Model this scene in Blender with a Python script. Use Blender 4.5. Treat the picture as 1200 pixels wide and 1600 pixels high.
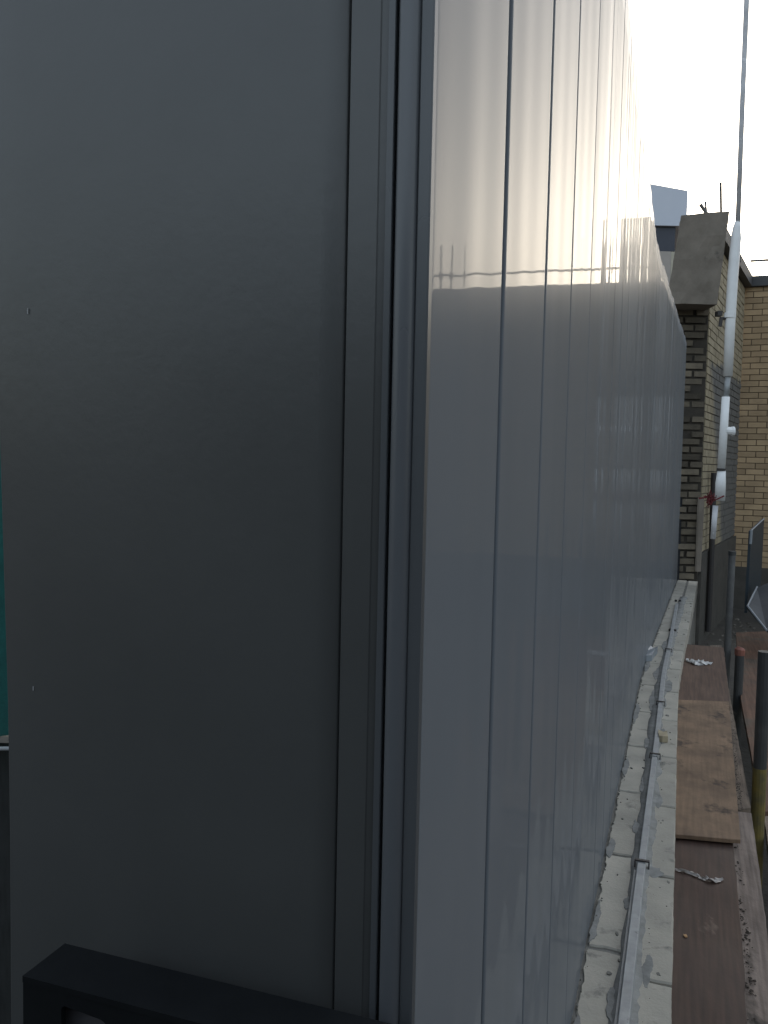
import bpy, bmesh, math, random
from mathutils import Vector, Matrix, noise
random.seed(7)
C = bpy.context.scene
for o in list(bpy.data.objects): bpy.data.objects.remove(o)
R = math.radians
# ------------------------------------------------------------------ camera
ZC = 1.82                                     # eye height above the yard
P, RO, F = R(3.4), .0205, 1340.
fw = Vector((0, math.cos(P), -math.sin(P))); rt = Vector((1, 0, 0)); up = rt.cross(fw)
cx = rt*math.cos(RO) + up*math.sin(RO); cy = -rt*math.sin(RO) + up*math.cos(RO)
cam = bpy.data.objects.new('camera', bpy.data.cameras.new('camera')); C.collection.objects.link(cam); C.camera = cam
m3 = Matrix((cx, cy, -fw)).transposed()
cam.matrix_world = Matrix.Translation((0, 0, ZC)) @ m3.to_4x4()
cam.data.sensor_fit = 'VERTICAL'; cam.data.sensor_height = 24; cam.data.lens = 24*F/1600
cam.data.clip_start = .02; cam.data.clip_end = 2000
# ------------------------------------------------------------------ dusk sky, low sun behind the brick building
SUN_AZ, SUN_EL = R(20), R(6)
w = bpy.data.worlds.new('World'); C.world = w; w.use_nodes = True
nt = w.node_tree; nt.nodes.clear()
sky = nt.nodes.new('ShaderNodeTexSky'); sky.sky_type = 'NISHITA'; sky.sun_disc = False
sky.sun_elevation = SUN_EL; sky.sun_rotation = SUN_AZ; sky.air_density = 1.0; sky.dust_density = 7; sky.ozone_density = 2.0
bg = nt.nodes.new('ShaderNodeBackground'); bg.inputs[1].default_value = .15
gm = nt.nodes.new('ShaderNodeGamma'); gm.inputs[1].default_value = .68     # thin high cloud evens the dusk sky out
hs = nt.nodes.new('ShaderNodeHueSaturation'); hs.inputs['Saturation'].default_value = .6
nt.links.new(sky.outputs[0], gm.inputs[0]); nt.links.new(gm.outputs[0], hs.inputs['Color'])
wo = nt.nodes.new('ShaderNodeOutputWorld'); nt.links.new(hs.outputs[0], bg.inputs[0]); nt.links.new(bg.outputs[0], wo.inputs[0])
sl = bpy.data.lights.new('sun', 'SUN'); sl.energy = .5; sl.angle = R(.5); sl.color = (1, .75, .5)
so = bpy.data.objects.new('sun', sl); C.collection.objects.link(so)
sd = Vector((math.sin(SUN_AZ)*math.cos(SUN_EL), math.cos(SUN_AZ)*math.cos(SUN_EL), math.sin(SUN_EL)))
so.rotation_euler = (-sd).to_track_quat('-Z', 'Y').to_euler()
C.view_settings.view_transform = 'Standard'; C.view_settings.look = 'None'
C.view_settings.exposure = 2.62; C.view_settings.gamma = 1; C.view_settings.use_curve_mapping = False

# ------------------------------------------------------------------ helpers
def at(x, y, z=None, depth=None):             # photograph pixel to a point at height z (above the yard) or at a depth
    d = fw + cx*((x-600)/F) + cy*((800-y)/F)
    k = (z-ZC)/d.z if z is not None else depth/d.y
    return Vector((d.x*k, d.y*k, ZC+d.z*k))
def tag(o, label=None, cat=None, group=None, kind=None):
    for k, v in (('label', label), ('category', cat), ('group', group), ('kind', kind)):
        if v: o[k] = v
    return o
def thing(name, loc, label, cat, group=None):
    o = bpy.data.objects.new(name, None); o.empty_display_size = .1; C.collection.objects.link(o); o.location = loc
    return tag(o, label, cat, group)
def obj(name, bm, mat, parent=None, smooth=False, loc=None):
    """link a world-space bmesh as one object; its origin goes to the parent's base or to loc"""
    base = Vector((0, 0, 0))
    if parent:
        q = parent
        while q: base += Vector(q.location); q = q.parent
    elif loc is not None: base = Vector(loc)
    elif len(bm.verts):
        n = len(bm.verts)
        base = Vector((sum(v.co.x for v in bm.verts)/n, sum(v.co.y for v in bm.verts)/n, min(v.co.z for v in bm.verts)))
    for v in bm.verts: v.co -= base
    bmesh.ops.recalc_face_normals(bm, faces=bm.faces)
    me = bpy.data.meshes.new(name); bm.to_mesh(me); bm.free()
    if smooth:
        for p in me.polygons: p.use_smooth = True
    me.materials.append(mat)
    o = bpy.data.objects.new(name, me); C.collection.objects.link(o)
    if parent: o.parent = parent
    else: o.location = base
    return o
def bevel(bm, w, seg=1, ang=30):
    es = [e for e in bm.edges if len(e.link_faces) == 2 and e.calc_face_angle(0) > R(ang)]
    bmesh.ops.bevel(bm, geom=es, offset=w, segments=seg, affect='EDGES', clamp_overlap=True)
def prism(bm, pts, z0, z1):                   # plan polygon, z may be numbers or per-point lists
    n = len(pts)
    za = z0 if isinstance(z0, (list, tuple)) else [z0]*n; zb = z1 if isinstance(z1, (list, tuple)) else [z1]*n
    a = [bm.verts.new((p[0], p[1], za[i])) for i, p in enumerate(pts)]
    b = [bm.verts.new((p[0], p[1], zb[i])) for i, p in enumerate(pts)]
    bm.faces.new(a); bm.faces.new(b)
    for i in range(n): bm.faces.new((a[i], a[(i+1) % n], b[(i+1) % n], b[i]))
def hexa(bm, o, u, v, w_):                     # parallelepiped
    o, u, v, w_ = map(Vector, (o, u, v, w_))
    p = [bm.verts.new(o+u*i+v*j+w_*k) for i in (0, 1) for j in (0, 1) for k in (0, 1)]
    for f in ((0, 1, 3, 2), (4, 6, 7, 5), (0, 4, 5, 1), (2, 3, 7, 6), (0, 2, 6, 4), (1, 5, 7, 3)):
        bm.faces.new([p[i] for i in f])
def tube(bm, path, r, seg=12, cap=True):
    path = [Vector(p) for p in path]; rs = r if isinstance(r, (list, tuple)) else [r]*len(path)
    rings = []
    for i, p in enumerate(path):
        t = (path[min(i+1, len(path)-1)]-path[max(i-1, 0)]).normalized()
        a = t.orthogonal().normalized() if not rings else (a - t*a.dot(t)).normalized()
        b = t.cross(a)
        rings.append([bm.verts.new(p+(a*math.cos(k*2*math.pi/seg)+b*math.sin(k*2*math.pi/seg))*rs[i]) for k in range(seg)])
    for q0, q1 in zip(rings, rings[1:]):
        for k in range(seg): bm.faces.new((q0[k], q0[(k+1) % seg], q1[(k+1) % seg], q1[k]))
    if cap: bm.faces.new(rings[0]); bm.faces.new(rings[-1])
def rough_slab(bm, pts, z0, z1, jit=.004, step=.02, inset=.003, seed=0, top=None):
    """slab with a chipped, uneven outline; top(x,y) adds relief"""
    rnd = random.Random(seed); out = []
    n = len(pts)
    for i in range(n):
        a = Vector(pts[i][:2]); b = Vector(pts[(i+1) % n][:2]); L = (b-a).length; k = max(1, int(L/step))
        d = (b-a)/max(L, 1e-6); nn = Vector((-d.y, d.x))
        for j in range(k):
            q = a+(b-a)*(j/k)
            e = 0 if j == 0 else noise.noise(Vector((q.x*28+seed, q.y*28, seed)))*jit + rnd.uniform(-.3, .3)*jit
            out.append(q+nn*e)
    cen = sum(out, Vector((0, 0)))/len(out)
    A = [bm.verts.new((p.x, p.y, z0)) for p in out]
    B = [bm.verts.new((p.x, p.y, z1-inset)) for p in out]
    T = []
    for p in out:
        d = (cen-p); q = p+d.normalized()*inset*1.2
        T.append(bm.verts.new((q.x, q.y, z1)))
    m = len(out)
    for i in range(m):
        j = (i+1) % m
        bm.faces.new((A[i], A[j], B[j], B[i])); bm.faces.new((B[i], B[j], T[j], T[i]))
    bm.faces.new(T)

# ------------------------------------------------------------------ materials
def M(name, c1, c2=None, scale=8, rough=.8, bump=.0, bscale=60, stretch=(1, 1, 1), metal=0, island=0, spots=None, spot_scale=3, spot_at=.6, ior=1.5, rvar=0, brough=0, detail=6, coat=0, coat_rough=.1, spec=.5, grain=0, rot=0):
    m = bpy.data.materials.new(name); m.use_nodes = True; n = m.node_tree.nodes; l = m.node_tree.links
    b = n['Principled BSDF']; b.inputs['Roughness'].default_value = rough; b.inputs['Metallic'].default_value = metal; b.inputs['IOR'].default_value = ior
    b.inputs['Coat Weight'].default_value = coat; b.inputs['Coat Roughness'].default_value = coat_rough; b.inputs['Coat IOR'].default_value = 1.15; b.inputs['Specular IOR Level'].default_value = spec
    g = n.new('ShaderNodeNewGeometry'); mp = n.new('ShaderNodeMapping'); mp.inputs['Scale'].default_value = stretch; mp.vector_type = 'TEXTURE' if rot else 'POINT'
    if rot: mp.inputs['Rotation'].default_value = (0, 0, rot); mp.inputs['Scale'].default_value = [1/v for v in stretch]
    l.new(g.outputs['Position'], mp.inputs[0])
    def nz(sc, det=detail, seed=0):
        t = n.new('ShaderNodeTexNoise'); t.noise_dimensions = '4D'; t.inputs['W'].default_value = seed
        t.inputs['Scale'].default_value = sc; t.inputs['Detail'].default_value = det; t.inputs['Roughness'].default_value = .62
        l.new(mp.outputs[0], t.inputs['Vector']); return t
    def mix(fac, a, bb, mode='MIX'):
        x = n.new('ShaderNodeMix'); x.data_type = 'RGBA'; x.blend_type = mode
        if isinstance(fac, float): x.inputs[0].default_value = fac
        else: l.new(fac, x.inputs[0])
        for s, v in ((6, a), (7, bb)):
            if isinstance(v, tuple): x.inputs[s].default_value = (*v, 1)
            else: l.new(v, x.inputs[s])
        return x.outputs[2]
    def ramp(src, a, bb):
        r_ = n.new('ShaderNodeMapRange'); r_.inputs[1].default_value = a; r_.inputs[2].default_value = bb; l.new(src, r_.inputs[0]); return r_.outputs[0]
    col = mix(ramp(nz(scale).outputs[0], .3, .7), c1, c2 or c1)
    if spots:
        col = mix(ramp(nz(spot_scale, 8, 3.3).outputs[0], spot_at, spot_at+.08), col, spots)
    if grain:                                 # wood grain and scuffs along the board
        gm_ = n.new('ShaderNodeMapping'); gm_.vector_type = 'TEXTURE'; gm_.inputs['Rotation'].default_value = (0, 0, R(-19.5)); gm_.inputs['Scale'].default_value = (1/110, 1/5, 1/20)
        l.new(g.outputs['Position'], gm_.inputs[0]); gt = n.new('ShaderNodeTexNoise'); gt.inputs['Scale'].default_value = 1; gt.inputs['Detail'].default_value = 5; l.new(gm_.outputs[0], gt.inputs['Vector'])
        gr = n.new('ShaderNodeMapRange'); gr.inputs[1].default_value = .3; gr.inputs[2].default_value = .7; gr.inputs[3].default_value = 1-grain; gr.inputs[4].default_value = 1+grain; l.new(gt.outputs[0], gr.inputs[0])
        gh = n.new('ShaderNodeHueSaturation'); l.new(col, gh.inputs['Color']); l.new(gr.outputs[0], gh.inputs['Value']); col = gh.outputs[0]
    if island:
        mr = ramp(g.outputs['Random Per Island'], 0, 1)
        h = n.new('ShaderNodeHueSaturation'); l.new(col, h.inputs['Color'])
        q = n.new('ShaderNodeMapRange'); q.inputs[3].default_value = 1-island; q.inputs[4].default_value = 1+island; l.new(g.outputs['Random Per Island'], q.inputs[0])
        l.new(q.outputs[0], h.inputs['Value']); col = h.outputs[0]
    l.new(col, b.inputs['Base Color'])
    if rvar:
        q = n.new('ShaderNodeMapRange'); q.inputs[1].default_value = .3; q.inputs[2].default_value = .7
        q.inputs[3].default_value = max(0, rough-rvar); q.inputs[4].default_value = rough+rvar
        l.new(nz(scale*.7, 5, 9).outputs[0], q.inputs[0]); l.new(q.outputs[0], b.inputs['Roughness'])
    if bump:
        bp = n.new('ShaderNodeBump'); bp.inputs['Strength'].default_value = 1; bp.inputs['Distance'].default_value = bump
        l.new(nz(bscale, 8, 5).outputs[0], bp.inputs['Height']); l.new(bp.outputs[0], b.inputs['Normal'])
    return m
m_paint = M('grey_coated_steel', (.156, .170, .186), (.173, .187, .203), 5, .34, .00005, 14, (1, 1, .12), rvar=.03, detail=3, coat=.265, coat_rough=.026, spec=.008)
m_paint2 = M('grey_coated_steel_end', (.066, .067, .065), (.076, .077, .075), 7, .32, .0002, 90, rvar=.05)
m_trim = M('grey_trim_coating', (.075, .08, .084), (.09, .094, .098), 6, .3, .0001, 40, (1, 1, .3), rvar=.05)
m_channel = M('smooth_trim_coating', (.10, .105, .112), (.115, .12, .127), 6, .28, .0001, 40, (1, 1, .3), rvar=.04)
m_groove = M('black_seal_and_groove', (.012, .012, .013), None, 5, .7)  # also the painted shadow in the groove beside the end panel
m_core = M('dark_core_and_recess', (.012, .013, .015), None, 5, .9)  # near black, doubles as the shade of the pier niche
m_block = M('pale_concrete_block', (.47, .435, .365), (.33, .31, .265), 9, .93, .0015, 130, spots=(.20, .195, .17), spot_scale=13, spot_at=.585, island=.10)
m_mortar = M('grey_mortar', (.13, .125, .11), (.24, .23, .205), 22, .95, .003, 90)
m_smear = M('smeared_mortar', (.165, .165, .155), (.30, .30, .285), 26, .92, .0015, 120)
m_galv = M('galvanised_steel', (.36, .375, .38), (.25, .26, .265), 30, .55, .0004, 60, metal=.25, rvar=.12, spots=(.17, .17, .165), spot_scale=40, spot_at=.62)
m_clip = M('dark_clip_steel', (.03, .03, .032), (.05, .04, .035), 30, .6)
m_ply = M('tan_stained_plywood', (.29, .19, .118), (.13, .085, .055), 9, .85, .0008, 90, (1, .8, 1), spots=(.06, .042, .031), spot_scale=9, spot_at=.56, grain=.14)
m_ply2 = M('dark_film_faced_plywood', (.040, .021, .016), (.075, .042, .027), 6, .7, .0006, 60, (1, .5, 1), spots=(.15, .105, .078), spot_scale=12, spot_at=.63, rvar=.1, grain=.3)
m_shade = M('dark_shading_timber', (.030, .032, .031), (.045, .047, .045), 7, .85, .0006, 70, grain=.25)  # dark tone for the boards added to deepen shade at the left
m_ply3 = M('brown_plywood', (.085, .048, .033), (.13, .08, .055), 7, .8, .0006, 70, (1, .4, 1), spots=(.05, .033, .026), spot_scale=6, spot_at=.60, grain=.25)
m_plank = M('weathered_scaffold_board', (.23, .175, .13), (.10, .075, .057), 10, .88, .0015, 90, (1, .6, 1), spots=(.045, .036, .03), spot_scale=7, spot_at=.56, grain=.4)
m_plank2 = M('cement_splashed_board', (.30, .24, .20), (.15, .115, .095), 8, .9, .0018, 80, (1, .6, 1), spots=(.045, .037, .03), spot_scale=6, spot_at=.56, grain=.35)
m_red = M('rusty_brown_board', (.19, .10, .062), (.12, .075, .052), 8, .85, .001, 60, spots=(.12, .09, .065), spot_scale=5, spot_at=.54, grain=.3)
m_dirt = M('wet_dirt', (.045, .036, .028), (.09, .07, .055), 20, .95, .008, 50)
m_ground = M('muddy_yard', (.052, .046, .038), (.085, .075, .062), 1.5, .95, .02, 12, spots=(.05, .045, .04), spot_scale=2, spot_at=.56)
m_conc = M('weathered_concrete', (.16, .137, .112), (.25, .215, .178), 5, .95, .003, 90, spots=(.075, .068, .06), spot_scale=3.5, spot_at=.60)
m_conc2 = M('dark_damp_concrete', (.06, .056, .048), (.10, .09, .078), 6, .95, .004, 60)
m_coping = M('lead_grey_coping', (.05, .052, .056), (.075, .075, .078), 8, .7, .002, 30)
m_white = M('white_plastic_pipe', (.84, .84, .83), (.74, .74, .73), 7, .45, .0004, 50, spots=(.30, .29, .27), spot_scale=14, spot_at=.68)
m_tube = M('mottled_galvanised_tube', (.70, .70, .72), (.42, .42, .43), 6, .6, .0004, 50, spots=(.85, .85, .87), spot_scale=14, spot_at=.6)
m_pole = M('dark_scaffold_tube', (.045, .048, .05), (.08, .08, .076), 12, .6, .001, 50, metal=.2)
m_polel = M('worn_scaffold_tube', (.17, .17, .165), (.10, .10, .10), 14, .6, .001, 50, metal=.2)
m_yellow = M('yellow_paint', (.26, .19, .04), (.10, .09, .05), 18, .6, .001, 60)
m_orange = M('orange_plastic_cap', (.30, .11, .075), (.18, .08, .06), 20, .6)
m_blue = M('dark_blue_barrier', (.012, .024, .034), (.018, .03, .04), 8, .5)
m_edge = M('pale_metal_edge', (.32, .35, .38), None, 8, .4, metal=.3)
m_greyp = M('grey_plastic_sheet', (.05, .053, .056), (.08, .083, .087), 6, .75, .002, 20)
m_black = M('matt_black_steel', (.005, .006, .007), (.008, .009, .010), 30, .8, .0003, 120, spec=.15)
m_inner = M('grey_mauve_plate', (.075, .072, .078), None, 8, .7)
m_net = M('green_debris_netting', (.02, .16, .14), (.015, .10, .09), 30, .8, .001, 300)
m_rope = M('white_rope', (.7, .72, .72), None, 30, .9)
m_cab = M('pale_blue_cladding', (.56, .60, .68), (.60, .63, .70), 2, .5)
m_band = M('navy_band', (.035, .042, .06), (.045, .05, .07), 4, .5)
m_beige = M('beige_render', (.36, .33, .30), (.41, .37, .335), 4, .9, .002, 40)
m_litedge = M('lit_corner_edge', (.50, .47, .38), (.40, .37, .3), 12, .9)  # paler colour stands for light on the corner of the base
m_paper = M('torn_white_paper', (.75, .74, .72), (.55, .53, .5), 40, .8, .001, 100)
m_film = M('dirty_clear_film', (.42, .38, .35), (.25, .22, .2), 40, .35, .001, 60)
m_wood = M('pale_timber', (.42, .36, .24), (.33, .27, .18), 30, .8, .0006, 90)
m_twine = M('red_twine', (.20, .03, .035), (.08, .015, .015), 50, .8)
m_drip = M('pale_drip', (.30, .30, .30), None, 30, .5, coat=.3, coat_rough=.05, spec=.25)
# yellow brick (far wall), cream brick with soot (receding wall), dirty raked brick (pier)
m_brick = M('yellow_brick', (.50, .36, .215), (.37, .265, .16), 5, .92, .002, 70, island=.2, spots=(.21, .16, .10), spot_scale=4, spot_at=.66)
m_mort = M('brown_mortar', (.13, .095, .06), (.17, .13, .09), 12, .95, .003, 70)
m_dbrick = M('sooty_stock_brick', (.165, .137, .098), (.065, .054, .042), 4, .95, .006, 60, island=.5, spots=(.30, .26, .19), spot_scale=8, spot_at=.64)
m_dmort = M('sooty_raked_joint', (.036, .031, .025), (.055, .046, .036), 12, .95, .004, 60)
m_cbrick = M('cream_brick', (.40, .34, .235), (.30, .25, .165), 6, .92, .003, 70, island=.12)
m_cmort = M('grey_brown_mortar', (.16, .14, .11), (.12, .10, .08), 12, .95, .003, 70)
for mm in (m_cbrick, m_cmort):               # old grey cement wash in a band along the receding wall: a stain with its own edge
    n = mm.node_tree.nodes; l = mm.node_tree.links; b = n['Principled BSDF']
    src = b.inputs['Base Color'].links[0].from_socket
    g = n.new('ShaderNodeNewGeometry'); s = n.new('ShaderNodeSeparateXYZ'); l.new(g.outputs['Position'], s.inputs[0])
    t = n.new('ShaderNodeTexNoise'); t.inputs['Scale'].default_value = 3; l.new(g.outputs['Position'], t.inputs['Vector'])
    a = n.new('ShaderNodeMath'); a.operation = 'MULTIPLY_ADD'; l.new(t.outputs[0], a.inputs[0]); a.inputs[1].default_value = -.35; l.new(s.outputs['Z'], a.inputs[2])
    r1 = n.new('ShaderNodeMapRange'); r1.inputs[1].default_value = 2.78; r1.inputs[2].default_value = 2.72; l.new(a.outputs[0], r1.inputs[0])
    # near the pier the wash stops half a metre lower, farther on it runs down to the plinth
    k = n.new('ShaderNodeMath'); k.operation = 'MULTIPLY_ADD'; l.new(s.outputs['Y'], k.inputs[0]); k.inputs[1].default_value = 1.6; l.new(a.outputs[0], k.inputs[2])
    r2 = n.new('ShaderNodeMapRange'); r2.inputs[1].default_value = 16.6; r2.inputs[2].default_value = 17.0; l.new(k.outputs[0], r2.inputs[0])
    mu = n.new('ShaderNodeMath'); mu.operation = 'MULTIPLY'; l.new(r1.outputs[0], mu.inputs[0]); l.new(r2.outputs[0], mu.inputs[1])
    x = n.new('ShaderNodeMix'); x.data_type = 'RGBA'; l.new(mu.outputs[0], x.inputs[0]); l.new(src, x.inputs[6]); x.inputs[7].default_value = (.15, .145, .135, 1)
    l.new(x.outputs[2], b.inputs['Base Color'])

# ------------------------------------------------------------------ setting: the yard
bm = bmesh.new()
N = 40
def gx(i): t = i/N*2-1; return math.copysign(abs(t)**3*600, t)
grid = [[bm.verts.new((gx(i)+3, gx(j)+6, noise.noise(Vector((gx(i), gx(j), 0)))*.04 if abs(gx(i)) < 30 and abs(gx(j)) < 30 else 0)) for j in range(N+1)] for i in range(N+1)]
for i in range(N):
    for j in range(N): bm.faces.new((grid[i][j], grid[i+1][j], grid[i+1][j+1], grid[i][j+1]))
tag(obj('ground', bm, m_ground, loc=(0, 0, 0)), kind='structure')

# ------------------------------------------------------------------ the long panelled wall, slightly bent in plan
def wx(y):
    t = y-3.9
    return .3458*y-.154+.045*.5*(t+math.sqrt(t*t+.09))-.045*.5*.0
x_fix = .045*.5*(-3.4+math.sqrt(3.4**2+.09))
def wp(y): return Vector((wx(y)-x_fix, y))
def wt(y): return (wp(y+.01)-wp(y-.01)).normalized()
def wn(y): t = wt(y); return Vector((t.y, -t.x))       # towards the viewer's side
def off(y, d): return wp(y)+wn(y)*d
Y0, ZB, ZT = .515, ZC-.962, ZC+.985
ys = [.515, .72, .932, 1.137, 1.354, 1.571, 1.80]
while ys[-1] < 7.15:
    ys.append(ys[-1]+.2095)
c0 = wp(Y0)
wall = thing('panel_wall', (c0.x, c0.y, ZB), 'long grey metal clad wall of glossy vertical panels set on the low block wall', 'wall')
GAP, DEEP = .0034, .0132
for i in range(len(ys)-1):
    ya, yb = ys[i], ys[i+1]
    bow = random.uniform(-.0009, .0016)*(1+.9*min(1, max(0, ya-2.2)/2)); tw = random.uniform(-.0008, .0008); yaw_ = random.uniform(-.0012, .0012)
    nu, nv = 16, 26
    zt = ZT+random.uniform(-.008, .008)+.05*max(0, (ya-3.5)/3.6)
    L = (wp(yb)-wp(ya)).length; g = (GAP if i else .0); ge = GAP*(1.7 if i == 0 else 1); g *= 1.5 if i == 1 else 1
    bm = bmesh.new(); rows = []
    ph = random.uniform(0, 6)
    us = [g/L, g/L, (g+.0012)/L, (g+.004)/L]+[.05+.9*k/nu for k in range(nu+1)]+[1-(ge+.004)/L, 1-(ge+.0012)/L, 1-ge/L, 1-ge/L]
    ds = [-DEEP, -.0018, -.0004, 0]+[0]*(nu+1)+[0, -.0004, -.0018, -DEEP]
    if i == 0: ds[0] = -.003
    for v in range(nv+1):
        tz = v/nv; z = ZB+(zt-ZB)*tz; row = []
        for u, d in zip(us, ds):
            y = ya+(yb-ya)*u
            amp = math.sin(math.pi*min(max(u, 0), 1))
            wav = .00022*math.sin(2*math.pi*(u*2.3+ph))*amp + .0002*noise.noise(Vector((u*2+i*5, z*2.2, 0)))*amp + .00012*noise.noise(Vector((u*5+i*5, z*7, 3)))*amp
            dd = d+bow*amp+tw*(tz-.5)*(u-.5)*.8+yaw_*(u-.5)+wav
            q = off(y, dd); row.append(bm.verts.new((q.x, q.y, z)))
        rows.append(row)
    for r0, r1 in zip(rows, rows[1:]):
        for k in range(len(us)-1): bm.faces.new((r0[k], r0[k+1], r1[k+1], r1[k]))
    # folded top edge
    top = []
    for k, u in enumerate(us):
        q = off(ya+(yb-ya)*u, -.014); top.append(bm.verts.new((q.x, q.y, zt)))
    for k in range(len(us)-1): bm.faces.new((rows[-1][k], rows[-1][k+1], top[k+1], top[k]))
    obj('cladding_panel', bm, m_paint, wall, smooth=True)
# core of the wall between its two skins, with sealed joints
TH = .31
bm = bmesh.new()
f_ = [off(y, -.0135) for y in ys]; b_ = [off(y, -TH) for y in reversed(ys)]
f_[0] = off(Y0+.004, -.0135); b_[-1] = off(Y0+.004, -TH)
prism(bm, f_+b_, ZB+.002, ZT-.012)
obj('core', bm, m_core, wall)
bm = bmesh.new()
prism(bm, [off(y, -.02) for y in ys]+[off(y, -TH-.004) for y in reversed(ys)], ZT-.011, ZT-.007)
obj('top_capping', bm, m_trim, wall)
# end of the wall facing the viewer: profile along the end (t from the corner) and its relief towards the viewer
tn = wn(Y0); tt = wt(Y0)
def endp(t, d): q = c0-tn*t-tt*d; return q              # d: towards the viewer
def profile(name, prof, mat, zt=ZT, smooth=False):
    bm = bmesh.new(); n = len(prof)
    a = [bm.verts.new((*endp(*p), ZB)) for p in prof]; b = [bm.verts.new((*endp(*p), zt)) for p in prof]
    for k in range(n-1): bm.faces.new((a[k], a[k+1], b[k+1], b[k]))
    o = obj(name, bm, mat, wall, smooth)
    return o
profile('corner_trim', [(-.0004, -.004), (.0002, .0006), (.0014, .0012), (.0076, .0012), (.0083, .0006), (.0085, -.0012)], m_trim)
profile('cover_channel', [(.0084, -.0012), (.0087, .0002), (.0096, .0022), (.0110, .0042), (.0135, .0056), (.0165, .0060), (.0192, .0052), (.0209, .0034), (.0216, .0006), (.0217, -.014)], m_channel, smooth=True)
profile('seal', [(.0214, -.011), (.0244, -.011)], m_groove)
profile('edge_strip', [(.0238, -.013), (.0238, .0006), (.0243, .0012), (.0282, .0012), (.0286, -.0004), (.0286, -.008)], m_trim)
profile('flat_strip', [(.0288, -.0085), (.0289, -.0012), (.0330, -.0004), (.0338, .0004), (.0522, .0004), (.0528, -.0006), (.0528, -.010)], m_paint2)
profile('joint_shade', [(.0520, -.008), (.0552, -.008)], m_groove)  # black strip painted as the shadow in the groove
def tedge(z): return .3185+.012*max(z-ZC, -.22)/.4 if z < ZC else .3185+.011*(z-ZC)/.3
bm = bmesh.new()
nu, nv = 16, 20; rows = []
for v in range(nv+1):
    z = ZB+(ZT-ZB)*v/nv; row = []
    for k in range(nu+1):
        t = .0545+(tedge(z)-.0545)*(k/nu if k < nu-1 else (.9975 if k == nu-1 else 1))
        d = .0002+.0006*math.sin(math.pi*k/nu)+.0003*noise.noise(Vector((t*6, z*2, 1)))
        if k == 0: d = -.0006
        q = endp(t, d); row.append(bm.verts.new((q.x, q.y, z)))
    q0 = endp(.0543, -.008); q1 = endp(tedge(z)+.001, -.012)
    q2 = endp(tedge(z)+.0003, -.0006)
    row = [bm.verts.new((q0.x, q0.y, z))]+row+[bm.verts.new((q2.x, q2.y, z)), bm.verts.new((q1.x, q1.y, z))]
    rows.append(row)
for r0, r1 in zip(rows, rows[1:]):
    for k in range(len(r0)-1): bm.faces.new((r0[k], r0[k+1], r1[k+1], r1[k]))
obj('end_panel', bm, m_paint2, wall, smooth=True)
bm = bmesh.new()
for t, z, h in ((.2925, ZC+.098, .004), (.289, ZC-.170, .003)):
    q = endp(t, .0012); hexa(bm, (q.x, q.y, z), (-tn.x*.0007, -tn.y*.0007, 0), (-tt.x*.0004, -tt.y*.0004, 0), (0, 0, h))
obj('scratch', bm, m_drip, wall)

# ------------------------------------------------------------------ low block wall
ZBL = ZC-.96; YE = 7.26
q = off(4, .05)
bw = thing('block_wall', (q.x, q.y, 0), 'low wall of pale concrete blocks bedded in grey mortar under the panelled wall', 'wall')
yy = [.2+.25*k for k in range(29)]+[YE]
bm = bmesh.new()
prism(bm, [off(y, .163) for y in yy]+[off(y, -.33) for y in reversed(yy)], -.05, ZBL-.106)
obj('lower_courses', bm, m_mortar, bw)
bm = bmesh.new()
prism(bm, [off(y, .160) for y in yy]+[off(y, -.325) for y in reversed(yy)], ZBL-.104, ZBL-.005)
obj('mortar_bed', bm, m_mortar, bw)
# joints along the right row sit at these depths (edge pixels 1497, 1347, 1243 ... of the photograph)
step = .415
def block_row(name, d0, d1, shift, seed, jl, jr):
    y = 1.59+shift-step*4
    bm = bmesh.new(); k = 0
    while y < YE-.02:
        ya, yb = max(.25, y+.005), min(y+step-.005, YE)
        if yb-ya > .03:
            n = 10; rnd = random.Random(seed*100+k)
            a0 = [off(ya+(yb-ya)*i/n, d0) for i in range(n+1)]; a1 = [off(ya+(yb-ya)*i/n, d1) for i in range(n, -1, -1)]
            rough_slab(bm, [(p.x, p.y) for p in a0+a1], ZBL-.10, ZBL+rnd.uniform(-.0012, .0012), jit=.007 if jl else .003, step=.012, inset=.003, seed=seed*31+k)
        y += step; k += 1
    return obj(name, bm, m_block, bw)
block_row('outer_block_row', .094, .165, 0, 1, 0, 0)
block_row('inner_block_row', .006, .078, .075, 2, 1, 0)
block_row('hidden_block_row', -.320, -.004, .0, 3, 0, 0)
# mortar smeared over the joint beside the rail
bm = bmesh.new(); L_, R_ = [], []
y = .3
while y < YE-.9:
    e0 = .068+.007*noise.noise(Vector((y*9, 0, 0)))-max(0, .010*noise.noise(Vector((y*3, 5, 0))))
    e1 = .110+.018*abs(noise.noise(Vector((y*4.2, 9, 0))))+.009*noise.noise(Vector((y*14, 3, 0)))
    p0, p1, pm = off(y, e0), off(y, e1), off(y, .5*(e0+e1))
    L_.append((p0, pm, p1)); y += .018
V = [[bm.verts.new((p.x, p.y, ZBL+(.0008 if j != 1 else .0045)+.0012*noise.noise(Vector((p.x*40, p.y*40, j))))) for j, p in enumerate(t)] for t in L_]
D = [[bm.verts.new((t[j].x, t[j].y, ZBL-.004)) for j in (0, 2)] for t in L_]
for i in range(len(V)-1):
    for j in range(2): bm.faces.new((V[i][j], V[i][j+1], V[i+1][j+1], V[i+1][j]))
    bm.faces.new((D[i][0], V[i][0], V[i+1][0], D[i+1][0])); bm.faces.new((V[i][2], D[i][1], D[i+1][1], V[i+1][2]))
obj('smeared_mortar', bm, m_smear, bw, smooth=True)
bm = bmesh.new()
rnd = random.Random(4)
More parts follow.
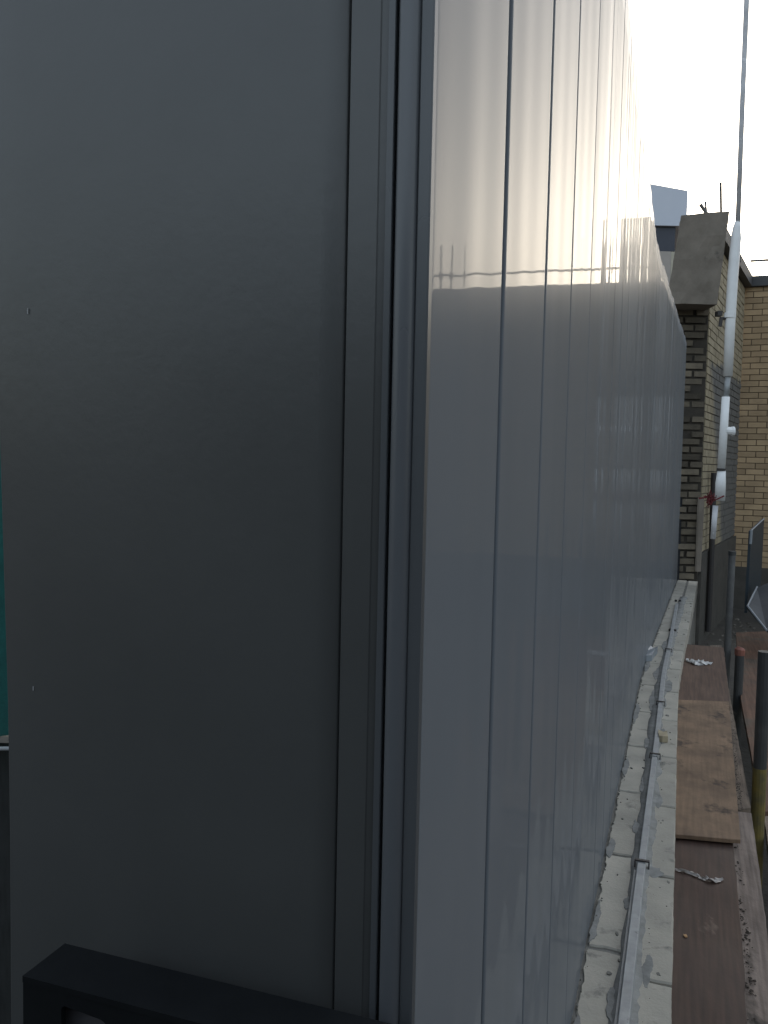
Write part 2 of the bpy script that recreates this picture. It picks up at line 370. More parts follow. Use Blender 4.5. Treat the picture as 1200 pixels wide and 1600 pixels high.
for k in range(46):                           # splashes and crumbs of mortar
    y = rnd.uniform(1.2, 6.3); d = rnd.choice((rnd.uniform(.012, .06), rnd.uniform(.062, .076), rnd.uniform(.12, .158)))
    q = off(y, d); r = rnd.uniform(.0012, .0042)*(1+.15*y)
    n = 7; pts = [(q.x+math.cos(a*2*math.pi/n)*r*rnd.uniform(.5, 1.3), q.y+math.sin(a*2*math.pi/n)*r*rnd.uniform(.8, 2)) for a in range(n)]
    prism(bm, pts, ZBL-.001, ZBL+.0014+rnd.uniform(0, .0006))
obj('mortar_splash', bm, m_mortar, bw)
bm = bmesh.new(); rnd = random.Random(33)
for y, d, a, b in ((1.50, .066, .012, .05), (1.86, .070, .009, .03), (2.25, .066, .010, .05), (2.55, .069, .008, .07), (2.95, .066, .011, .06), (3.5, .064, .012, .16), (3.95, .062, .014, .12),
                   (4.6, .064, .012, .12), (1.40, .012, .010, .05), (1.75, .010, .008, .09), (2.1, .012, .009, .06), (2.7, .013, .010, .10), (3.3, .014, .012, .15), (4.1, .012, .012, .14), (2.02, .122, .018, .03),
                   (2.45, .118, .010, .06), (3.05, .120, .012, .08), (3.75, .122, .014, .13), (1.62, .120, .010, .05)):
    c = off(y, d); n_, t_ = wn(y), wt(y); n = 14
    pts = []
    for k in range(n):
        q_ = 2*math.pi*k/n; e = rnd.uniform(.65, 1.25); p_ = c+n_*math.cos(q_)*a*e+t_*math.sin(q_)*b*e; pts.append((p_.x, p_.y))
    rough_slab(bm, pts, ZBL-.001, ZBL+.0016, jit=.003, step=.006, inset=.0008, seed=int(y*100))
obj('mortar_smear', bm, m_smear, bw)
bm = bmesh.new(); rnd = random.Random(21)
for k in range(420):                          # grit in the angle under the panels and along the rail
    y = .9+6.2*rnd.random()**1.5; d = rnd.choice((rnd.gauss(.008, .004), rnd.gauss(.008, .004), rnd.gauss(.076, .003), rnd.gauss(.118, .012)))
    if d < .003: continue
    q = off(y, d); rr = rnd.choice((.0008, .0012, .0018, .0028)); kk = bmesh.ops.create_icosphere(bm, subdivisions=1, radius=rr, matrix=Matrix.Translation((q.x, q.y, ZBL+.001)))
    for v in kk['verts']: v.co += Vector((rnd.uniform(-1, 1), rnd.uniform(-1, 1), rnd.uniform(-1, .3)))*rr*.4
tag(obj('grit', bm, m_mortar, bw), kind='stuff')

# galvanised rail fixed along the top of the blocks
def railpt(y): 
    base = .0875+.012*math.exp(-((y-3.3)/1.2)**2)-.03*max(0, (y-4.6)/1.6)
    return off(y, base)
q = railpt(3)
rail = thing('metal_rail', (q.x, q.y, ZBL), 'thin galvanised steel channel laid in lengths along the top of the pale block wall', 'rail')
secs = [(.3, 2.02, .0100, .014), (2.02, 2.78, .0088, .011), (2.78, 3.42, .0088, .012), (3.42, 4.42, .0098, .010), (4.42, 5.95, .0100, .009)]
for ya, yb, hw, ht in secs:
    bm = bmesh.new(); n = max(3, int((yb-ya)/.12)); rings = []
    prof = [(-hw, .0), (-hw, ht), (-hw*.86, ht+.001), (hw*.7, ht+.001), (hw*.9, ht-.001), (hw, .0)]
    for i in range(n+1):
        y = ya+.004+(yb-ya-.008)*i/n; c = railpt(y); nn = wn(y)
        rings.append([bm.verts.new((c.x+nn.x*a, c.y+nn.y*a, ZBL+.004+h+.0006*noise.noise(Vector((y*4, 0, 0))))) for a, h in prof])
    for r0, r1 in zip(rings, rings[1:]):
        for k in range(len(prof)): bm.faces.new((r0[k], r0[(k+1) % 6], r1[(k+1) % 6], r1[k]))
    bm.faces.new(rings[0]); bm.faces.new(rings[-1])
    obj('rail_length', bm, m_galv, rail)
bm = bmesh.new()                              # thin return lip that shows beside the nearest length
lp = [railpt(.3+.1*k)-wn(.3+.1*k)*.016 for k in range(18)]; lq = [railpt(.3+.1*k)-wn(.3+.1*k)*.0115 for k in range(17, -1, -1)]
prism(bm, lp+lq, ZBL+.001, ZBL+.008)
obj('lip', bm, m_galv, rail)
for y in (2.03, 2.80, 3.43, 4.43):
    c = railpt(y); nn = wn(y); t_ = wt(y); bm = bmesh.new()
    o_ = c-nn*.017-t_*.004; hexa(bm, (o_.x, o_.y, ZBL+.017), (nn.x*.034, nn.y*.034, 0), (t_.x*.009, t_.y*.009, 0), (0, 0, .003))
    for s in (-.0175, .0145):
        o_ = c+nn*s-t_*.006; hexa(bm, (o_.x, o_.y, ZBL), (nn.x*.003, nn.y*.003, 0), (t_.x*.013, t_.y*.013, 0), (0, 0, .0168))
    obj('clip', bm, m_clip, rail)
for y in (5.0, 6.1):
    for s in (-.012, .014):
        bm = bmesh.new(); c = railpt(y)+wn(y)*s; tube(bm, [(c.x, c.y, ZBL+.001), (c.x, c.y, ZBL+.014)], .009, 6); obj('bolt', bm, m_clip, rail)

# loose bits on the blocks
def bit(name, px, py, size, mat, label, cat, seed=1, z=None, rot=0):
    c = at(px, py, ZBL+.001 if z is None else z); rnd = random.Random(seed); bm = bmesh.new()
    a, b, h = size; cs, sn = math.cos(rot), math.sin(rot)
    pts = []
    for k, (u, v) in enumerate(((-1, -1), (-.2, -1.1), (1, -.9), (1.05, .3), (.9, 1), (0, .9), (-1, 1.05), (-1.1, 0))):
        u *= a*.5*rnd.uniform(.88, 1.1); v *= b*.5*rnd.uniform(.88, 1.1); pts.append((c.x+u*cs-v*sn, c.y+u*sn+v*cs))
    prism(bm, pts, c.z, [c.z+h*rnd.uniform(.75, 1.1) for _ in pts]); bevel(bm, min(a, b, h)*.12)
    return tag(obj(name, bm, mat), label, cat)
bit('timber_wedge', 1036, 1155, (.030, .075, .022), m_wood, 'small pale timber wedge lying beside the metal rail', 'wedge', 3, rot=-.3)
bit('white_packer', 1017, 1026, (.036, .20, .035), m_edge, 'bent pale packer leaning against the foot of the metal panels', 'packer', 5, rot=-.45)
# ------------------------------------------------------------------ boards of the walkway
def board(name, px, z, th, mat, label, cat='board', seed=0, jit=.002, group='boards laid as a walkway beside the block wall', tilt=0):
    pts = [at(x, y, z) for x, y in px]; bm = bmesh.new()
    rough_slab(bm, [(p.x, p.y) for p in pts], z-th, z, jit=jit, step=.04, inset=.0015, seed=seed)
    return tag(obj(name, bm, mat), label, cat, group)
board('plywood_board', [(1069, 1006), (1131, 1012), (1141, 1104), (1058, 1104)], ZC-1.035, .018, m_ply3, 'dark brown plywood board at the far end of the walkway, with torn paper on it', seed=1)
board('plywood_board', [(1056, 1093), (1139, 1096), (1157, 1312), (1050, 1303)], ZC-1.012, .011, m_ply, 'tan stained plywood board in the middle of the walkway, lapped over the near board', seed=2)
board('plywood_board', [(1046, 1285), (1143, 1285), (1152, 1390), (1162, 1500), (1171, 1680), (1026, 1680)], ZC-1.03, .018, m_ply2, 'dark purplish brown board nearest on the walkway, with dirty film stuck on it', seed=3)
board('scaffold_board', [(1110, 1008), (1127, 1008), (1143, 1100), (1173, 1262), (1140, 1266), (1118, 1100)], ZC-1.062, .038, m_plank, 'narrow weathered scaffold board running beside the tan and brown plywood', seed=4)
board('scaffold_board', [(1140, 1266), (1174, 1270), (1188, 1370), (1203, 1490), (1216, 1690), (1130, 1690)], ZC-1.06, .038, m_plank2, 'pale scaffold board splashed with cement, beside the dark purplish board', seed=5)
board('rusty_board', [(1150, 988), (1240, 985), (1290, 1262), (1193, 1268), (1178, 1200), (1158, 1095), (1152, 1030)], ZC-1.25, .03, m_red, 'rust red board lying lower down behind the dark posts', seed=6, group='lower boards at the right')
board('rusty_board', [(1193, 1275), (1290, 1268), (1390, 1700), (1262, 1700)], ZC-1.245, .03, m_plank, 'pale brown board lying lower down, nearest at the right edge', seed=7, group='lower boards at the right')

# crumpled paper and film, dirt
def crumple(name, px, z, mat, label, cat, wid=.02, seed=0, h=.012, n=22):
    rnd = random.Random(seed); P_ = [at(x, y, z) for x, y in px]; bm = bmesh.new(); rows = []
    for i in range(n+1):
        s = i/n*(len(P_)-1); k = min(int(s), len(P_)-2); c = P_[k].lerp(P_[k+1], s-k)
        ww = wid*(.35+.65*math.sin(math.pi*min(1, max(0, i/n*.96+.02))))*rnd.uniform(.6, 1.3)
        rows.append([bm.verts.new((c.x+rnd.uniform(-.3, .3)*wid, c.y+ww*(j/4-.5)*2, z+.001+abs(noise.noise(Vector((i*.9, j*1.1, seed))))*h*1.6)) for j in range(5)])
    for r0, r1 in zip(rows, rows[1:]):
        for j in range(4): bm.faces.new((r0[j], r0[j+1], r1[j+1], r1[j]))
    return tag(obj(name, bm, mat), label, cat)
crumple('torn_paper', [(1072, 1033), (1084, 1037), (1096, 1036), (1112, 1038)], ZC-1.034, m_paper, 'crumpled torn white paper lying on the far brown board', 'paper', .045, 3, .02)
crumple('plastic_film', [(1056, 1360), (1080, 1366), (1098, 1374), (1112, 1378), (1131, 1376)], ZC-1.029, m_film, 'twisted strip of dirty plastic film across the near dark board', 'film', .011, 8, .009)
bit('wood_chip', 1071, 1463, (.006, .009, .003), M('orange_chip', (.5, .3, .15), None, 9, .8), 'tiny orange wood chip on the near dark board', 'chip', 5, z=ZC-1.029)
bm = bmesh.new(); rnd = random.Random(11)
def clod(x, y, z, r, fl=.7):
    k = bmesh.ops.create_icosphere(bm, subdivisions=1, radius=r, matrix=Matrix.Translation((x, y, z)))
    for v in k['verts']: v.co += Vector((rnd.uniform(-1, 1), rnd.uniform(-1, 1), rnd.uniform(-1, .5)))*r*.45; v.co.z = z+(v.co.z-z)*fl
for k in range(230):
    t = rnd.random(); py = 1310+t*330; px = 1149+(py-1310)*.088+rnd.gauss(2, 3+5*max(0, t-.4))
    if noise.noise(Vector((py*.02, 3, 0))) < -.12+.1*rnd.random(): continue
    p = at(px, py, ZC-1.056); clod(p.x, p.y, ZC-1.058+rnd.uniform(-.001, .0015), rnd.choice((.0008, .0012, .0018, .0024, .0036)), .45)
for k in range(260):
    py = rnd.uniform(1105, 1310); px = 1141+(py-1100)*.078+rnd.gauss(2, 2.5)
    p = at(px, py, ZC-1.06); clod(p.x, p.y, ZC-1.062, rnd.uniform(.001, .003))
tag(obj('loose_dirt', bm, m_dirt), 'dark loose dirt scattered along the edge of the boards', 'dirt', kind='stuff')
bm = bmesh.new()
for k in range(160):
    py = rnd.uniform(930, 1120); px = 1074+rnd.gauss(0, 5)+(1000-py)*.06; p = at(px, py, .02); clod(p.x, p.y, rnd.uniform(0, .04), rnd.uniform(.008, .035))
for k in range(90):
    py = rnd.uniform(940, 1010); px = rnd.uniform(1105, 1195); p = at(px, py, .02); clod(p.x, p.y, .008, rnd.uniform(.006, .02))
tag(obj('rubble', bm, M('rubble_stone', (.10, .09, .075), (.18, .16, .135), 20, .95, .005, 60)), 'crumbs of stone and mortar strewn over the muddy yard', 'rubble', kind='stuff')

# ------------------------------------------------------------------ brick building
def brick_face(bm, A, d, n, L, z0, z1, c=.075, bl=.2225, j=.010, out=.010, jit=0, seed=0, phase=0.):
    rnd = random.Random(seed); r = 0; z = z0
    while z < z1-.02:
        zt = min(z+c-j, z1); u = -((r % 2)*.5+phase)*bl
        while u < L:
            a, b = max(u, 0), min(u+bl-j, L)
            if b-a > .015:
                o = out+rnd.uniform(-1, 1)*jit
                da, db = rnd.uniform(0, 1)*jit*.8, rnd.uniform(0, 1)*jit*.8
                if jit > .008 and rnd.random() < .16: o -= jit*1.6
                hexa(bm, (A[0]+d.x*(a+da)-n.x*.004, A[1]+d.y*(a+da)-n.y*.004, z+da*.5), (d.x*(b-a-da-db), d.y*(b-a-da-db), 0), (n.x*(o+.004), n.y*(o+.004), 0), (0, 0, zt-z-db*.5))
            u += bl
        z += c; r += 1
HT = ZC+2.44
C1 = Vector((3.17, 8.6)); C2 = Vector((4.545, 11.1))
d12 = (C2-C1).normalized(); n12 = Vector((d12.y, -d12.x)); L12 = (C2-C1).length
az = R(112); d23 = Vector((math.sin(az), math.cos(az))); n23 = Vector((-abs(d23.y), -d23.x)) ; n23 = Vector((d23.y, -d23.x)); L23 = 7.5
C3 = C2+d23*L23
bb = thing('brick_building', (4.545, 11.1, 0), 'yellow brick building with dark coping and scaffold rail on its flat roof', 'building')
bm = bmesh.new()
bk = C2-n23*3; prism(bm, [C2, C3, C3-n23*3, bk], -.05, HT-.13)
obj('mortar', bm, m_mort, bb)
bm = bmesh.new(); brick_face(bm, C2, d23, n23, L23, .02, HT-.14, seed=1, jit=.0015)
obj('wall', bm, m_brick, bb)
bm = bmesh.new(); prism(bm, [C2+n23*.07-d23*.02, C3+n23*.07+d23*.05, C3-n23*.35, C2-n23*.35-d23*.02], HT-.135, HT-.01); bevel(bm, .012)
obj('coping', bm, m_coping, bb)
bm = bmesh.new(); prism(bm, [C2+n23*.03, C3+n23*.03, C3-n23*.01, C2-n23*.01], .0, .55)
obj('plinth', bm, m_conc2, bb)
# wing wall that runs from the pier back to the building
ww = thing('wing_wall', (C1.x, C1.y, 0), 'cream and soot stained brick wing wall with a dark sloping coping, behind the white pole', 'wall')
bm = bmesh.new(); prism(bm, [C1+d12*.02, C2-d12*.02, C2-n12*.22-d12*.02, C1-n12*.22+d12*.02], -.05, HT-.14)
obj('mortar', bm, m_cmort, ww)
bm = bmesh.new(); brick_face(bm, C1+d12*.02, d12, n12, L12-.05, ZC-.86, HT-.15, seed=2, jit=.003)
obj('brickwork', bm, m_cbrick, ww)
bm = bmesh.new(); prism(bm, [C1+n12*.035+d12*.03, C2+n12*.035-d12*.04, C2-n12*.02-d12*.04, C1-n12*.02+d12*.03], -.04, ZC-.87); bevel(bm, .01)
obj('plinth', bm, m_conc2, ww)
bm = bmesh.new(); prism(bm, [C1+n12*.09+d12*.06, C2+n12*.09-d12*.03, C2-n12*.25-d12*.03, C1-n12*.25+d12*.06], HT-.14, HT-.005); bevel(bm, .012)
obj('coping', bm, m_coping, ww)
bm = bmesh.new(); p = C1+d12*.42+n12*.07; tube(bm, [(p.x, p.y, .1), (p.x, p.y, 1.0), (p.x-.01, p.y, ZC-.05)], .03, 10)
obj('drainpipe', bm, m_clip, ww)
# brick pier with the leaning concrete slab on top
PW = .66; dp = Vector((-1, 0)); npf = Vector((0, -1))
pier = thing('brick_pier', (C1.x-PW/2, C1.y+.2, 0), 'dirty dark brick pier with deeply raked joints at the far end of the panelled wall', 'pier')
bm = bmesh.new(); prism(bm, [(C1.x-PW, C1.y), (C1.x-.002, C1.y), (C1.x+.10, C1.y+.19), (C1.x-PW+.05, C1.y+.30)], -.05, ZC+1.62)
obj('mortar', bm, m_dmort, pier)
bm = bmesh.new(); brick_face(bm, C1, dp, npf, PW, .02, ZC+1.60, seed=5, jit=.012, j=.019, out=.026, phase=.35)
obj('brickwork', bm, m_dbrick, pier)
bm = bmesh.new(); z = ZC+1.2; tube(bm, [(C1.x-.01, C1.y-.045, .78), (C1.x-.012, C1.y-.05, 1.4), (C1.x-.01, C1.y-.045, ZC-.30)], [.028, .033, .03], 6)
obj('corner_strip', bm, m_conc, pier)
bm = bmesh.new(); prism(bm, [(C1.x-.30, C1.y-.030), (C1.x-.19, C1.y-.030), (C1.x-.19, C1.y-.02), (C1.x-.30, C1.y-.02)], .3, ZC-.30)
obj('recess_shade', bm, m_core, pier)  # flat dark strip stands in for shade inside a niche
bm = bmesh.new()                               # slab: front face leans over to the right at its top
zb, zt = ZC+1.55, ZC+2.40
A = [(2.64, 8.26, zb), (3.125, 8.26, zb), (3.20, 8.24, zt+.02), (2.745, 8.24, zt-.03)]
B = [(2.82, 8.60, zb), (3.135, 8.60, zb), (3.23, 8.64, zt+.02), (2.86, 8.64, zt-.03)]
a = [bm.verts.new(p) for p in A]; b = [bm.verts.new(p) for p in B]
bm.faces.new(a); bm.faces.new(b)
for i in range(4): bm.faces.new((a[i], a[(i+1) % 4], b[(i+1) % 4], b[i]))
bmesh.ops.subdivide_edges(bm, edges=bm.edges, cuts=7, use_grid_fill=True)
for v in bm.verts:
    v.co += Vector((1, 1, 1))*noise.noise(v.co*9)*.010 + Vector((1, 1, 1))*noise.noise(v.co*30)*.006
tag(obj('concrete_slab', bm, m_conc), 'rough grey concrete slab leaning on top of the dark brick pier', 'slab')

# ------------------------------------------------------------------ rooftop cabin far behind
q = at(1040, 440, depth=14)
cab = thing('plant_house', (4.3, 14.8, 0), 'boxy building with a pale blue upper storey over a navy band, far behind the pier', 'building')
def bx(name, x0, x1, y0, y1, z0, z1, mat, bv=0):
    bm = bmesh.new(); prism(bm, [(x0, y0), (x1, y0), (x1+(y1-y0)*.30, y1), (x0+(y1-y0)*.30, y1)], z0, z1)
    if bv: bevel(bm, bv)
    return obj(name, bm, mat, cab)
o = bmesh.new()
pts = [(3.2, 14), (4.755, 14), (5.4, 16.2), (3.9, 16.2)]
prism(o, pts, ZC+3.86, [ZC+4.66, ZC+4.415, ZC+4.4, ZC+4.62]); bevel(o, .02)
obj('upper_cladding', o, m_cab, cab)
bx('navy_band', 3.3, 4.60, 14.06, 16, ZC+3.47, ZC+3.858, m_band)
bx('base', 3.3, 4.545, 14.06, 16, 0, ZC+3.468, m_beige)
bx('corner_strip', 4.547, 4.60, 14.06, 16, 0, ZC+3.466, m_litedge)  # lit edge of the base, put in as a pale strip

# ------------------------------------------------------------------ scaffold rail and rods on the roof
sr = thing('scaffold_rail', (C2.x, C2.y, HT), 'thin scaffold guard rail with posts standing on the brick building roof', 'rail')
def onroof(t, k=.12): return C2+d23*t-n23*k
r0, r1 = onroof(.05), onroof(7.2)
bm = bmesh.new(); tube(bm, [(r0.x, r0.y, ZC+2.66), (r1.x, r1.y, ZC+2.64)], .016, 8); obj('rail', bm, m_polel, sr)
for t in (.33, 2.3, 4.3, 6.3):
    p = onroof(t, .15); bm = bmesh.new(); tube(bm, [(p.x, p.y, HT-.02), (p.x+.01, p.y, ZC+3.08)], .021, 8); ps = obj('post', bm, m_polel, sr)
    bm = bmesh.new(); tube(bm, [(p.x, p.y+.0, ZC+2.61), (p.x, p.y, ZC+2.70)], .042, 8); obj('coupler', bm, m_pole, ps)
def rod(px0, py0, px1, py1, dep, r, label, mat=m_pole):
    a, b = at(px0, py0, depth=dep), at(px1, py1, depth=dep); bm = bmesh.new(); tube(bm, [a, b], r, 8)
    return tag(obj('steel_rod', bm, mat), label, 'rod', 'rods sticking up behind the concrete slab')
rod(1127, 352, 1126, 285, 8.75, .013, 'upright steel rod standing tallest behind the concrete slab')
rod(1117, 352, 1094, 319, 8.75, .018, 'steel rod leaning left behind the concrete slab', m_polel)
rod(1106, 352, 1102, 315, 8.8, .011, 'short steel rod crossed by the leaning one behind the slab', m_polel)
rod(1155, 410, 1155, 361, 9.4, .018, 'short upright rod just right of the white pole top')

# ------------------------------------------------------------------ white pole in front of the wing wall
DP = 8.25
def pp(x, y): return at(x, y, depth=DP)
b0 = pp(1113, 845)
wpole = thing('white_pole', (b0.x, b0.y, b0.z), 'tall slanting pole, thin mottled grey above and thick white plastic below', 'pole')
bm = bmesh.new(); tube(bm, [pp(1153, 348), pp(1160, 160), pp(1167, -10), pp(1172, -120)], .024, 14); obj('upper_tube', bm, m_tube, wpole, True)
bm = bmesh.new(); tube(bm, [pp(1137.5, 588), pp(1141, 500), pp(1145, 430), pp(1150, 372), pp(1151, 356), pp(1152.5, 347)], [.042, .047, .049, .048, .036, .026], 16); obj('upper_sleeve', bm, m_white, wpole, True)
bm = bmesh.new(); tube(bm, [pp(1134.5, 621), pp(1137.5, 588)], .026, 12); obj('inner_tube', bm, m_galv, wpole, True)
bm = bmesh.new(); tube(bm, [pp(1127, 733), pp(1131, 670), pp(1134, 620)], [.036, .038, .037], 16); obj('lower_sleeve', bm, m_white, wpole, True)
bm = bmesh.new(); tube(bm, [pp(1125, 782), pp(1126, 755), pp(1127.5, 735)], [.048, .048, .038], 14); obj('foot_sleeve', bm, m_white, wpole, True)
bm = bmesh.new(); tube(bm, [pp(1126.6, 736), pp(1127, 732)], .042, 12); obj('ring', bm, m_clip, wpole)
bm = bmesh.new(); tube(bm, [pp(1114, 842), pp(1118, 790)], [.024, .026], 12); obj('lower_offcut', bm, m_tube, wpole, True)
bm = bmesh.new(); tube(bm, [pp(1133, 673), pp(1145, 674)], .040, 12); tube(bm, [pp(1143, 674), pp(1146.5, 674)], .047, 12); obj('side_stub', bm, m_white, wpole)
bm = bmesh.new(); tube(bm, [pp(1140.3, 497), pp(1141, 489)], .054, 14); obj('collar', bm, m_white, wpole)
bm = bmesh.new()
p = pp(1125, 493); hexa(bm, p+Vector((-.02, 0, .0)), (.045, 0, 0), (0, .08, 0), (0, 0, .045)); tube(bm, [pp(1125, 497), pp(1137, 498)], .014, 8); tube(bm, [pp(1125, 510), pp(1127, 498)], .018, 8)
obj('wall_bracket', bm, m_clip, wpole)
# red twine tangled at the foot of the sleeve
bm = bmesh.new(); rnd = random.Random(2)
for k in range(10):
    path = []
    for i in range(7):
        t = i/6; path.append(at(1108+rnd.gauss(2, 4), 776+rnd.gauss(0, 6)+abs(t-.5)*4, depth=8.13+rnd.uniform(-.05, .03)))
    tube(bm, path, .004, 5)
tube(bm, [at(1092, 779, depth=8.15), at(1104, 777, depth=8.12), at(1118, 781, depth=8.12), at(1131, 775, depth=8.14)], .008, 6)
tag(obj('red_twine', bm, m_twine), 'tangle of dark red twine round the bottom of the white pole', 'twine')

# ------------------------------------------------------------------ posts, sheets at the right
def post(name, x0, y0, x1, y1, dep, r, mat, label, zfoot=0., top=None):
    a = at(x0, y0, depth=dep); b = at(x1, y1, depth=dep); d = (b-a); b = a+d*((zfoot-a.z)/d.z)
    t = thing(name, (b.x, b.y, b.z), label, 'post', 'scaffold posts at the right of the walkway')
    bm = bmesh.new(); tube(bm, [b, a], r, 14); obj('tube', bm, mat, t, False)
    return t, a, b
t, a, b = post('scaffold_post', 1144, 868, 1134.5, 1056, 5.9, .0235, m_polel, 'tall pale worn post rising left of the dark blue sheet')
bm = bmesh.new(); tube(bm, [a+Vector((0, 0, .001)), a+Vector((0, 0, .03))], .026, 12); obj('collar', bm, m_pole, t)
t, a, b = post('scaffold_post', 1156, 1018, 1151, 1125, 4.7, .024, m_pole, 'short dark post with an orange cap in the gap between the boards')
bm = bmesh.new(); tube(bm, [a+Vector((0, 0, -.02)), a+Vector((0, 0, .012)), a+Vector((.004, 0, .024))], [.027, .028, .016], 10); obj('cap', bm, m_orange, t)
t, a, b = post('scaffold_post', 1195, 1018, 1183, 1300, 2.85, .0215, m_pole, 'dark post with yellow painted lower half at the right edge')
s = (b-a); bm = bmesh.new(); tube(bm, [a+s*.33, a+s*.995], .0225, 14); obj('painted_length', bm, m_yellow, t)
# dark blue sheet leaning upright with a pale metal edge
bs = thing('barrier_sheet', at(1180, 950, depth=6.6), 'dark blue upright sheet with a pale metal edge by the yellow brick wall', 'barrier')
bm = bmesh.new()
cs_ = [at(1174, 830, depth=6.45), at(1194, 811, depth=7.1), at(1188, 935, depth=7.1), at(1167, 958, depth=6.45)]
f1 = [bm.verts.new(p) for p in cs_]; f2 = [bm.verts.new(p+Vector((-.018, .006, 0))) for p in cs_]
bm.faces.new(f1); bm.faces.new(f2)
for i in range(4): bm.faces.new((f1[i], f1[(i+1) % 4], f2[(i+1) % 4], f2[i]))
obj('sheet', bm, m_blue, bs)
bm = bmesh.new(); tube(bm, [at(1174, 829, depth=6.44), at(1172.5, 850, depth=6.44)], .011, 8); tube(bm, [at(1174, 829, depth=6.44), at(1194, 810.5, depth=7.09)], .005, 6); obj('metal_edge', bm, m_edge, bs)
gs = thing('plastic_sheet', at(1190, 965, depth=6), 'grey plastic sheet folded up on the ground below the dark blue sheet', 'sheet')
bm = bmesh.new()
gp = [at(1168, 948, depth=5.9), at(1183, 918, depth=6.6), at(1215, 905, depth=6.6), at(1230, 1000, depth=5.2), at(1198, 984, depth=5.5)]
f1 = [bm.verts.new(p) for p in gp]; f2 = [bm.verts.new(p+Vector((0, .01, -.014))) for p in gp]
bm.faces.new(f1); bm.faces.new(f2)
for i in range(5): bm.faces.new((f1[i], f1[(i+1) % 5], f2[(i+1) % 5], f2[i]))
obj('panel', bm, m_greyp, gs)
bm = bmesh.new(); tube(bm, [at(1183, 917, depth=6.57), at(1168, 947, depth=5.87), at(1198, 985, depth=5.47)], .007, 6); obj('edge', bm, m_edge, gs)

# ------------------------------------------------------------------ black steel box section close to the lens, lower left
zb_ = ZC-.325
def bq(t, d, z): q = endp(t, d); return Vector((q.x, q.y, z))   # along the wall end, towards the viewer
p_fl = at(35, 1525, zb_)
def loc(p): v = Vector((p.x, p.y))-c0; return (-v.dot(tn), -v.dot(tt))
tl, dl = loc(p_fl); tb, db = loc(at(95, 1471, zb_))
tr, dr = loc(at(590, 1596, zb_))
fr = thing('steel_box', bq(tl, dl, zb_-.30), 'matt black steel box with a rounded slot, close up at the lower left corner', 'box')
bm = bmesh.new()
def plan(t, d): q = endp(t, d); return (q.x, q.y)
d0_, d1_ = (db+dr)/2, dl
prism(bm, [plan(tl, d0_), plan(tl, d1_), plan(-.06, d1_), plan(-.06, d0_)], zb_-.004, zb_); bevel(bm, .0012, 2)
obj('top_plate', bm, m_black, fr)
# front plate with a rounded slot
def fp(t, z): q = endp(t, d1_-.0005); return (q.x, q.y, z)
S0, S1 = tl-.029, tl-.064; zs = zb_-.0125; r = .008
outline = [(tl, zb_-.0042), (-.06, zb_-.0042), (-.06, zb_-.30), (S1, zb_-.30)]
for k in range(7):
    a_ = math.pi/2*k/6; outline.append((S1+r-r*math.cos(a_), zs-.002-r+r*math.sin(a_)))
for k in range(5):
    a_ = math.pi/2*(1-k/4); outline.append((S0-.003+.003*math.cos(a_), zs-.003+.003*math.sin(a_)))
outline += [(S0, zb_-.30), (tl, zb_-.30)]
bm = bmesh.new()
f1 = [bm.verts.new(fp(*o_)) for o_ in outline]; f2 = [bm.verts.new(Vector(fp(*o_))+Vector((tt.x, tt.y, 0))*.004) for o_ in outline]
bm.faces.new(f1); bm.faces.new(f2)
for i in range(len(f1)): bm.faces.new((f1[i], f1[(i+1) % len(f1)], f2[(i+1) % len(f1)], f2[i]))
obj('front_plate', bm, m_black, fr)
bm = bmesh.new(); q0 = endp(tl-.02, d1_-.012); q1 = endp(S1-.02, d1_-.012)
hexa(bm, (q0.x, q0.y, zb_-.3), (q1.x-q0.x, q1.y-q0.y, 0), (tt.x*.002, tt.y*.002, 0), (0, 0, .29)); obj('inner_plate', bm, m_inner, fr)
bm = bmesh.new(); prism(bm, [plan(tl-.001, d0_), plan(tl-.001, d1_-.006), plan(tl-.005, d1_-.006), plan(tl-.005, d0_)], zb_-.30, zb_-.0045); obj('side_plate', bm, m_black, fr)

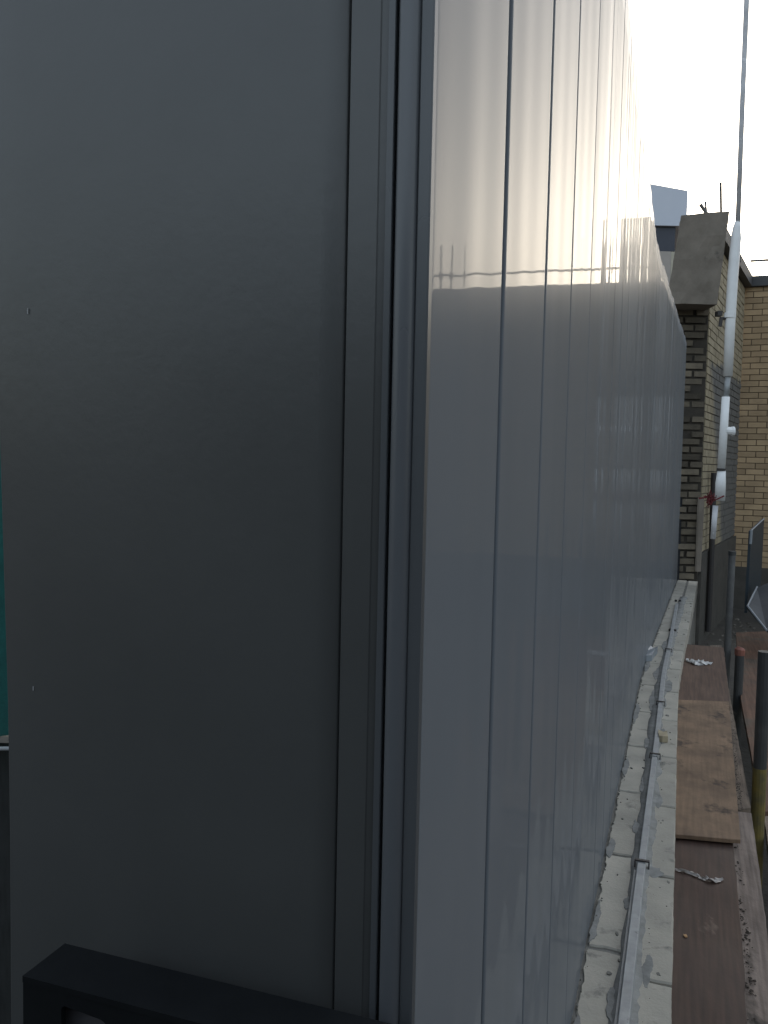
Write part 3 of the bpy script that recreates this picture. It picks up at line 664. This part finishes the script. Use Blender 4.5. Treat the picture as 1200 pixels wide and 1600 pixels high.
# ------------------------------------------------------------------ decking and a hoarding behind the viewer, added to shade the wall end
dk = thing('shading_deck', (0, -.3, ZC-1.06), 'dark timber decking added to shade the foot of the wall end', 'deck')  # added so less light reaches the lower wall end
for k in range(14):
    bm = bmesh.new(); x0 = -3.4+k*.3; prism(bm, [(x0, -1.25), (x0+.29, -1.25), (x0+.29, .42 if x0 < .3 else .9), (x0, 4.6 if x0 < -.35 else .42 if x0 < .3 else .9)], ZC-1.10, ZC-1.062); bevel(bm, .003)
    obj('plank', bm, m_shade, dk)
hd = thing('shading_hoarding', (0, -1.3, 0), 'tall dark plywood hoarding added unseen behind the viewer to shade the wall end', 'hoarding')  # unseen, added to block sky light from the wall end
for k in range(4):
    bm = bmesh.new(); x0 = -2.6+k*1.22; prism(bm, [(x0, -1.32), (x0+1.215, -1.32), (x0+1.215, -1.30), (x0, -1.30)], 0, 2.44); obj('sheet', bm, m_shade, hd)
for k in range(5):
    bm = bmesh.new(); x0 = -2.6+k*1.22; prism(bm, [(x0-.03, -1.40), (x0+.03, -1.40), (x0+.03, -1.322), (x0-.03, -1.322)], 0, 2.3); obj('post', bm, m_plank, hd)

# ------------------------------------------------------------------ green netting beyond the left edge
nt_ = thing('debris_netting', at(-60, 1183, depth=1.3), 'green debris netting hanging beyond the left edge of the wall', 'netting')
bm = bmesh.new(); n = 14; rows = []
for i in range(n+1):
    x = -1.5+(i/n)*1.0; y = 1.45+.03*math.sin(i*1.7)
    rows.append([bm.verts.new((x+.012*math.sin(k*.9), y+.02*math.sin(k*.7+i), ZC-.49+(k/12)*.95)) for k in range(13)])
for r0_, r1_ in zip(rows, rows[1:]):
    for k in range(12): bm.faces.new((r0_[k], r1_[k], r1_[k+1], r0_[k+1]))
obj('net', bm, m_net, nt_, True)
bm = bmesh.new(); tube(bm, [(-1.5, 1.44, ZC-.50), (-.9, 1.42, ZC-.505), (-.5, 1.44, ZC-.50)], .0035, 8); obj('hem_rope', bm, m_rope, nt_, True)

tb_ = thing('dark_filler_board', (-1.1, 1.5, ZC-1.06), 'dark board added on edge under the green netting to darken the gap', 'board')  # added to keep the gap below the net dark
bm = bmesh.new(); prism(bm, [(-2.2, 1.50), (-.46, 1.50), (-.46, 1.535), (-2.2, 1.535)], ZC-1.06, ZC-.515); bevel(bm, .003)
obj('plank', bm, m_shade, tb_)
bm = bmesh.new(); prism(bm, [(-1.72, 1.536), (-1.66, 1.536), (-1.66, 1.60), (-1.72, 1.60)], ZC-1.06, ZC-.55); obj('batten', bm, m_plank, tb_)
